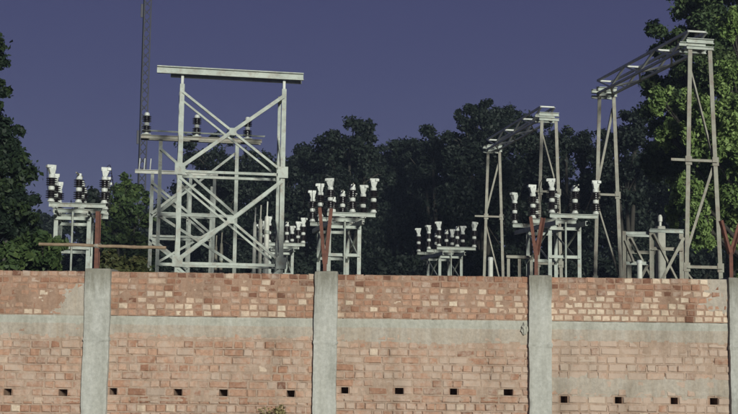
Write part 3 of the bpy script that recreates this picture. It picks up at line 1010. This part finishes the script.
uu = pl(root, 624.5, 234).x
bar("post", (uu, 0.06, 0.1), (uu, 0.06, pl(root, 625, 231).z), t, 'L', 0.09, "galv_old", t=0.014)
footing(t, uu, 0.06)
bar("diagonal_brace", (uu + 0.02, 0.0, pl(root, 625, 240).z), (pl(root, 634, 263).x, 0.0, pl(root, 634, 262).z), t, 'L', 0.07, "galv_old")
# concrete pole standing inside that frame
r0 = P(660, 214, 29.2)
t = thing("concrete_pole", (r0.x, r0.y, 0), YARD, "thick old concrete pole with a pale cap inside the low empty frame", "pole")
h = r0.z - 0.3
link("shaft", box_mesh("shaft", (-0.10, -0.10, -0.4), (0.10, 0.10, h), 0.02), MAT["pole_conc"], t)
link("pin_cap", lathe_mesh("pin_cap", [(0.03, h - 0.02), (0.035, h + 0.1), (0.055, h + 0.12), (0.055, h + 0.22), (0.03, h + 0.28)], 14), MAT["white_paint"], t)
# slim frame left of the isolator between the gantries
r0 = P(519, 270, 27.5)
root = Vector((r0.x, r0.y, 0))
t = thing("rail_stand", root, YARD, "short rail stand between the smaller gantry and the rusty fork", "steel frame")
zc = pl(root, 519, 257).z
for px in (508, 519, 531):
    u = pl(root, px, 260).x
    footing(t, u, 0)
    bar("post", (u, 0, 0.1), (u, 0, zc), t, 'L', 0.07, "galv_old", t=0.012)
bar("rail", (pl(root, 506, 257).x, -0.05, zc), (pl(root, 533, 257).x, -0.05, zc), t, 'L', 0.07, "galv_old")
bar("rail", (pl(root, 506, 257).x, -0.05, zc - 0.8), (pl(root, 533, 257).x, -0.05, zc - 0.8), t, 'L', 0.07, "galv_old")
# thin pole at the far left
r0 = P(5.5, 239, 24.0)
t = thing("fence_pole", (r0.x, r0.y, 0), 0, "thin grey pole in front of the big dark tree by the left bushes", "pole")
footing(t, 0, 0, 0.35)
link("shaft", lathe_mesh("shaft", [(0.045, 0.1), (0.04, r0.z - 0.02), (0.03, r0.z)], 12), MAT["galv_old"], t)
link("cap", lathe_mesh("cap", [(0.05, r0.z - 0.06), (0.05, r0.z), (0.02, r0.z + 0.03)], 12), MAT["galv"], t)

# rusty pipe tied to the first bracket
a, b = P(39, 244, D + 0.03), P(166, 248, D + 0.03)
t = thing("rusty_pipe", a, 0, "tan rusty pipe tied level across the single-stem bracket", "pipe")
bm = bmesh.new()
pts, rads = [], []
for k in range(41):
    f = k / 40
    pts.append((b - a) * f + Vector((0, 0, 0.010 * noise.noise(Vector((f * 5, 2.2, 0))))))
    rads.append(0.020 + 0.0025 * noise.noise(Vector((f * 30, 7, 0))) + (0.004 if k in (9, 10, 30) else 0))
tube(bm, pts, rads, 10)
me = bpy.data.meshes.new("pipe"); bm.to_mesh(me); bm.free()
link("pipe", me, MAT["pipe"], t)
xb = P(97.8, 246, D + 0.03).x - a.x
fz = (b - a).z * xb / (b - a).x
for dx in (-0.018, 0.0, 0.016):
    bm = bmesh.new()
    n = 14
    tube(bm, [Vector((xb + dx + 0.02 * math.cos(2 * math.pi * k / n), 0.03 + 0.062 * math.cos(2 * math.pi * k / n), fz + 0.03 * math.sin(2 * math.pi * k / n))) for k in range(n + 1)], [0.003] * (n + 1), 5)
    me = bpy.data.meshes.new("wire_tie"); bm.to_mesh(me); bm.free()
    link("wire_tie", me, MAT["truss"], t)

# ------------------------------------------------------------------ far lattice mast
r0 = P(143.5, 100, 120.0)
t = thing("lattice_mast", (r0.x, r0.y, 0), 0.3, "very thin dark lattice mast rising far behind the tower", "mast")
MH, MW = 42.0, 0.46
cor = [Vector((MW * math.cos(k * 2.0944), MW * math.sin(k * 2.0944), 0)) for k in range(3)]
for c in cor:
    bar("mast_leg", c, c + Vector((0, 0, MH)), t, 'O', 0.13, "mast")
bm = bmesh.new()
step = 0.9
for k in range(int(MH / step)):
    for i in range(3):
        p, q = cor[i] + Vector((0, 0, k * step)), cor[(i + 1) % 3] + Vector((0, 0, (k + 1) * step))
        m2 = bar_mesh("x", p, q, prof('box', 0.085)); bm.from_mesh(m2); bpy.data.meshes.remove(m2)
me = bpy.data.meshes.new("lacing"); bm.to_mesh(me); bm.free()
o = link("lacing", me, MAT["mast"], t); o["kind"] = "stuff"
for z in (10.5, 14.0, 20.0, 33.0):
    box("antenna_panel", (-0.62, -0.55, z), (-0.38, -0.42, z + 1.4), t, "mast", 0.02)

# ------------------------------------------------------------------ trees
def leaves_mesh(name, centres, radii, count, leaf, seed, mat, squash=0.8, droop=0.0):
    rg = np.random.default_rng(seed)
    C = np.asarray(centres, float); R = np.asarray(radii, float)
    wgt = R ** 2; wgt /= wgt.sum()
    idx = rg.choice(len(C), count, p=wgt)
    dirs = rg.normal(size=(count, 3)); dirs /= np.linalg.norm(dirs, axis=1)[:, None]
    rad = rg.random(count) ** 0.45 * (1 + 0.25 * rg.normal(size=count))
    pos = C[idx] + dirs * (rad * R[idx])[:, None] * np.array([1, 1, squash])
    pos[:, 2] -= droop * rg.random(count)
    nrm = rg.normal(size=(count, 3)) * 0.8 + dirs * 0.7 + np.array([0, 0, 0.5]); nrm /= np.linalg.norm(nrm, axis=1)[:, None]
    t = rg.normal(size=(count, 3)); t -= nrm * (t * nrm).sum(1)[:, None]; t /= np.linalg.norm(t, axis=1)[:, None]
    bt = np.cross(nrm, t)
    ln = leaf * (0.6 + 0.8 * rg.random(count))[:, None]
    wd = ln * (0.22 + 0.14 * rg.random(count))[:, None]
    v = np.empty((count, 4, 3))
    v[:, 0] = pos - t * ln * 0.5
    v[:, 1] = pos + bt * wd - t * ln * 0.05 + nrm * ln * 0.06
    v[:, 2] = pos + t * ln * 0.5 - nrm * ln * 0.08
    v[:, 3] = pos - bt * wd - t * ln * 0.05 + nrm * ln * 0.06
    me = bpy.data.meshes.new(name)
    me.vertices.add(count * 4); me.loops.add(count * 4); me.polygons.add(count)
    me.vertices.foreach_set("co", v.reshape(-1))
    me.loops.foreach_set("vertex_index", np.arange(count * 4, dtype=np.int32))
    me.polygons.foreach_set("loop_start", np.arange(0, count * 4, 4, dtype=np.int32))
    me.polygons.foreach_set("loop_total", np.full(count, 4, dtype=np.int32))
    at = me.attributes.new("tone", 'FLOAT', 'POINT')
    ctone = rg.random(len(C))
    tone = np.clip(0.55 * ctone[idx] + 0.45 * rg.random(count), 0, 1)
    at.data.foreach_set("value", np.repeat(tone, 4).astype(np.float32))
    me.update(calc_edges=True)
    me.materials.append(MAT[mat])
    return me
def tree(name, base, lobes, label, mat, leaf, count, seed, trunk_r=0.25, group=None, clump=0.32, nclump=16, cat="tree", droop=0.0, fill=0.35):
    """lobes: world-space ellipsoids (centre, rx, rz); the crown is many leaf clumps spread through them"""
    r = random.Random(seed)
    t = thing(name, base, 0, label, cat, group)
    cen, rad = [], []
    bm = bmesh.new()
    zs = [c.z - rz for c, rx, rz in lobes]
    fork = Vector((r.uniform(-.2, .2), r.uniform(-.2, .2), max(0.6, min(zs) * 0.75)))
    tube(bm, [Vector((0, 0, -0.3)), Vector((0, 0, 0.2)), fork * 0.5, fork], [trunk_r * 1.5, trunk_r * 1.15, trunk_r * 0.95, trunk_r * 0.8])
    for c, rx, rz in lobes:
        lc = c - base
        mid = fork.lerp(lc, 0.5) + Vector((r.uniform(-.1, .1) * rx, r.uniform(-.1, .1) * rx, r.uniform(0, .15) * rz))
        tube(bm, [fork, mid, lc], [trunk_r * 0.55, trunk_r * 0.36, trunk_r * 0.16], 6)
        n = max(5, int(nclump))
        for k in range(n):
            d = Vector((r.gauss(0, 1), r.gauss(0, 1), r.gauss(0, 1))).normalized()
            f = r.uniform(0.72, 1.05) if r.random() > fill else r.uniform(0.1, 0.7)
            p = lc + Vector((d.x * rx * f, d.y * rx * f, d.z * rz * f))
            cen.append(p); rad.append(clump * min(rx, rz) * r.uniform(0.6, 1.35))
            if k % 2 == 0:
                q = lc.lerp(p, 0.55) + Vector((0, 0, -0.06 * rz))
                tube(bm, [lc.lerp(mid, 0.3), q, p], [trunk_r * 0.14, trunk_r * 0.09, trunk_r * 0.03], 4)
    me = bpy.data.meshes.new("trunk"); bm.to_mesh(me); bm.free()
    for f in me.polygons: f.use_smooth = True
    link("trunk", me, MAT["bark"], t)
    link("crown", leaves_mesh("crown", cen, rad, count, leaf, seed, mat, 0.85, droop), None, t)
    return t
def lobes_px(spec, Y, dy=0.0, seed=0):
    """spec: (px, py, rx_px, rz_px) list at depth Y"""
    r = random.Random(seed)
    out = []
    for px, py, a, b in spec:
        s = Y / F_PX
        out.append((P(px, py, Y + r.uniform(-1, 1) * dy), a * s, b * s))
    return out
def px_tree(name, bpx, Y, spec, label, mat, leaf, count, seed, dy=2.0, **kw):
    b = P(bpx, 300, Y)
    return tree(name, Vector((b.x, b.y, 0)), lobes_px(spec, Y, dy, seed), label, mat, leaf, count, seed, **kw)

GT = "dark trees behind the yard"
BACK = "dark leafy tree in the row behind the yard"
# the row behind the yard: base px, depth, lobes
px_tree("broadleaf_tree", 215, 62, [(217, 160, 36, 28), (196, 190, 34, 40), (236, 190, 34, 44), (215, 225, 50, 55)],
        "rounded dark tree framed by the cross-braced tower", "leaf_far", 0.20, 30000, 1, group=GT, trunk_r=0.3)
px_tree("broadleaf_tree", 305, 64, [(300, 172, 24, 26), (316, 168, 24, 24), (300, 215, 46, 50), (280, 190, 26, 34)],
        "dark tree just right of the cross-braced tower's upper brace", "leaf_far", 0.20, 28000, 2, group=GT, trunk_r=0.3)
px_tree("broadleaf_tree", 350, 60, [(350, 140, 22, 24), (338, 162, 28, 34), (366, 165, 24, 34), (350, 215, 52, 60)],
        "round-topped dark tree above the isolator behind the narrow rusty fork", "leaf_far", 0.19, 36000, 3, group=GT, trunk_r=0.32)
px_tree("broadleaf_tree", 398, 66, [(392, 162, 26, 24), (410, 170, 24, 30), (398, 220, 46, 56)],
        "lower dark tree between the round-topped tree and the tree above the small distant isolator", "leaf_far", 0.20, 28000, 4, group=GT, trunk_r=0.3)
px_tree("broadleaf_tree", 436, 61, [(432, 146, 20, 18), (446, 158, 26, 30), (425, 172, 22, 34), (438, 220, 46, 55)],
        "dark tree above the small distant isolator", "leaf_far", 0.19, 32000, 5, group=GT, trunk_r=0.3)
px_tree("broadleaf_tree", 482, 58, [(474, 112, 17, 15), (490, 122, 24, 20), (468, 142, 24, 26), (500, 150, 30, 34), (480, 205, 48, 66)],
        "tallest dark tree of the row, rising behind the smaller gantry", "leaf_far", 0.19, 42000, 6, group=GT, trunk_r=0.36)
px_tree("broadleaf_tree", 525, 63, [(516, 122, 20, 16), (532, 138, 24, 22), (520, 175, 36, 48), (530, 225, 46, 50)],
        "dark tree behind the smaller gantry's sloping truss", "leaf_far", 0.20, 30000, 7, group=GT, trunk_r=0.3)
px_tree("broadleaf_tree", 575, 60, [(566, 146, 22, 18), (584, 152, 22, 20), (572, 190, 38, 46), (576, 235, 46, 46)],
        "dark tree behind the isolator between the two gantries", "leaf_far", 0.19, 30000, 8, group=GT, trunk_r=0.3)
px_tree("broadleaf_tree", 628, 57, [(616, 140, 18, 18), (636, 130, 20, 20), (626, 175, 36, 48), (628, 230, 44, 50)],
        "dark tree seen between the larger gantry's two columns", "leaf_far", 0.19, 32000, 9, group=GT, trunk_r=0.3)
px_tree("broadleaf_tree", 690, 60, [(680, 150, 40, 40), (700, 210, 60, 60)], "dark tree hidden behind the tree painted lamplit green and larger gantry", "leaf_far", 0.20, 24000, 10, group=GT, trunk_r=0.3)
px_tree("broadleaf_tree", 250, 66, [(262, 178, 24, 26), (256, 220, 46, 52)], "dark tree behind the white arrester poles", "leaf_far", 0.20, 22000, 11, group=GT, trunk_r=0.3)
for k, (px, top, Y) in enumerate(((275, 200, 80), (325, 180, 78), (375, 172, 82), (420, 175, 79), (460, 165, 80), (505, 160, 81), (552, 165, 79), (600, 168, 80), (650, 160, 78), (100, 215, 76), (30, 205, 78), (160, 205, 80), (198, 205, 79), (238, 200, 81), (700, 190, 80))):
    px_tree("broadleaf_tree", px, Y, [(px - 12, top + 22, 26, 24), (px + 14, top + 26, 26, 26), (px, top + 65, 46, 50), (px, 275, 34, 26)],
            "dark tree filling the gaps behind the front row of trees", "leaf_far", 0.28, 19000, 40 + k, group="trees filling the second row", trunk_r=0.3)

# big dark tree at the left edge
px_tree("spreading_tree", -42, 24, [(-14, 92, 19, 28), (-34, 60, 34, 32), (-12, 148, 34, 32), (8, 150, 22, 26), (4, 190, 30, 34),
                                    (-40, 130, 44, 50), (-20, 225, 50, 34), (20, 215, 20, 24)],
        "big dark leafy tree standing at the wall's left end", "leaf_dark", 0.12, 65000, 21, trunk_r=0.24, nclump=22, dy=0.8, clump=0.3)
px_tree("leafy_bush", 40, 23, [(30, 258, 22, 18), (48, 254, 16, 16), (14, 264, 20, 16), (40, 285, 26, 22), (42, 240, 9, 10)],
        "green leafy bush beside the left isolator's legs", "leaf_shrub", 0.15, 7000, 22, trunk_r=0.05, cat="bush", nclump=14, dy=0.4, clump=0.4)
px_tree("leafy_bush", 122, 21, [(114, 266, 16, 14), (132, 268, 18, 14), (122, 285, 30, 24)],
        "olive green bush under the rusty pipe", "leaf_olive", 0.11, 6500, 23, trunk_r=0.05, cat="bush", nclump=14, dy=0.3, clump=0.4)
px_tree("columnar_tree", 124, 42, [(124, 192, 13, 16), (136, 212, 15, 26), (116, 220, 15, 28), (126, 250, 24, 30), (126, 290, 26, 30)],
        "upright green tree between the left isolator and the tower", "leaf_shrub", 0.17, 17000, 24, trunk_r=0.14, nclump=18, dy=0.6, clump=0.36)
px_tree("columnar_tree", 92, 46, [(92, 214, 16, 22), (88, 248, 22, 30), (95, 285, 26, 30)],
        "dark tree behind the left isolator's frame", "leaf_far", 0.2, 10000, 25, trunk_r=0.14, nclump=18, dy=0.6, clump=0.36)

# right: dimmer tree above and behind; in front, lamp light painted as lighter leaves
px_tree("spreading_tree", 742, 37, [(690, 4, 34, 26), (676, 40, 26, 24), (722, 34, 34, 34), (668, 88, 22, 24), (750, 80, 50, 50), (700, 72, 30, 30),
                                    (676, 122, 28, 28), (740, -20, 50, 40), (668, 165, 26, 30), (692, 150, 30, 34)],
        "large tree painted half-lit green, towering behind the larger gantry's head", "leaf_half_lit", 0.13, 115000, 31, trunk_r=0.4, nclump=22, dy=1.5, clump=0.3)
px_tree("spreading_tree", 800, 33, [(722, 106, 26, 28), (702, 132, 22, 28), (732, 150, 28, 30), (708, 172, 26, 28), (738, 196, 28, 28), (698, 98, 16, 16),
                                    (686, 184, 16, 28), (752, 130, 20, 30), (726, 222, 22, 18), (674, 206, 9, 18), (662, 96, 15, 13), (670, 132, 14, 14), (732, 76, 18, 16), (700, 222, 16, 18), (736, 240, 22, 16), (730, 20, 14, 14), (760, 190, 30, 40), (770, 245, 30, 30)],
        "leafy tree painted lamplit green behind the larger gantry's near column", "leaf_lamplit", 0.12, 95000, 32, trunk_r=0.18, nclump=20, dy=1.0, clump=0.3, droop=0.25)
# undergrowth that closes the view under the far crowns
for k in range(24):
    px = -20 + k * 34 + rnd.uniform(-8, 8)
    Y = 52 + rnd.uniform(-3, 4)
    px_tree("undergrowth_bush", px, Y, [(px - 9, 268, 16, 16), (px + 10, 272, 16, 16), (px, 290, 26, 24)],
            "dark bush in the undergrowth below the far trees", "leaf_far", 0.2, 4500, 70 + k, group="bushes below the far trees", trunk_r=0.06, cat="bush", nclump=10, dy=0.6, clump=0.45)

# dry weeds in front of the wall
def weed(px, top, Y, seed, label):
    b = P(px, 400, Y)
    h = P(px, top, Y).z
    t = thing("dry_weed", (b.x, b.y, 0), 0, label, "weed")
    r = random.Random(seed)
    bm = bmesh.new(); cen, rad = [], []
    for k in range(16):
        a = r.uniform(0, 6.28); s = r.uniform(0.02, 0.2); hh = h * r.uniform(0.75, 1.0)
        p0 = Vector((math.cos(a) * 0.03, math.sin(a) * 0.03, -0.05))
        p2 = Vector((math.cos(a) * s, math.sin(a) * s * 0.6, hh))
        tube(bm, [p0, p0.lerp(p2, 0.5) * 0.9 + Vector((0, 0, 0.06)), p2], [0.006, 0.004, 0.0015], 4)
        for f in (0.55, 0.7, 0.85, 0.95):
            cen.append(p0.lerp(p2, f)); rad.append(0.05)
    me = bpy.data.meshes.new("stem"); bm.to_mesh(me); bm.free()
    link("stem", me, MAT["leaf_dry"], t)
    link("foliage", leaves_mesh("foliage", cen, rad, 700, 0.06, seed, "leaf_dry"), None, t)
weed(272, 403, 14.6, 5, "dry yellowish weed growing against the foot of the wall")

# ------------------------------------------------------------------ evening haze
hm = bpy.data.materials.new("evening_haze")
hm.use_nodes = True
hn, hl = hm.node_tree.nodes, hm.node_tree.links
hn.remove(hn["Principled BSDF"])
pv = hn.new("ShaderNodeVolumePrincipled")
pv.inputs["Color"].default_value = (0.55, 0.68, 0.95, 1.0)
pv.inputs["Density"].default_value = 0.00072
hl.new(pv.outputs[0], hn["Material Output"].inputs["Volume"])
hz = link("haze", box_mesh("haze", (-960, -940, -1.2), (960, 980, 46.0)), hm)
hz["kind"] = "stuff"
hz["label"] = "thin evening haze over the whole yard"
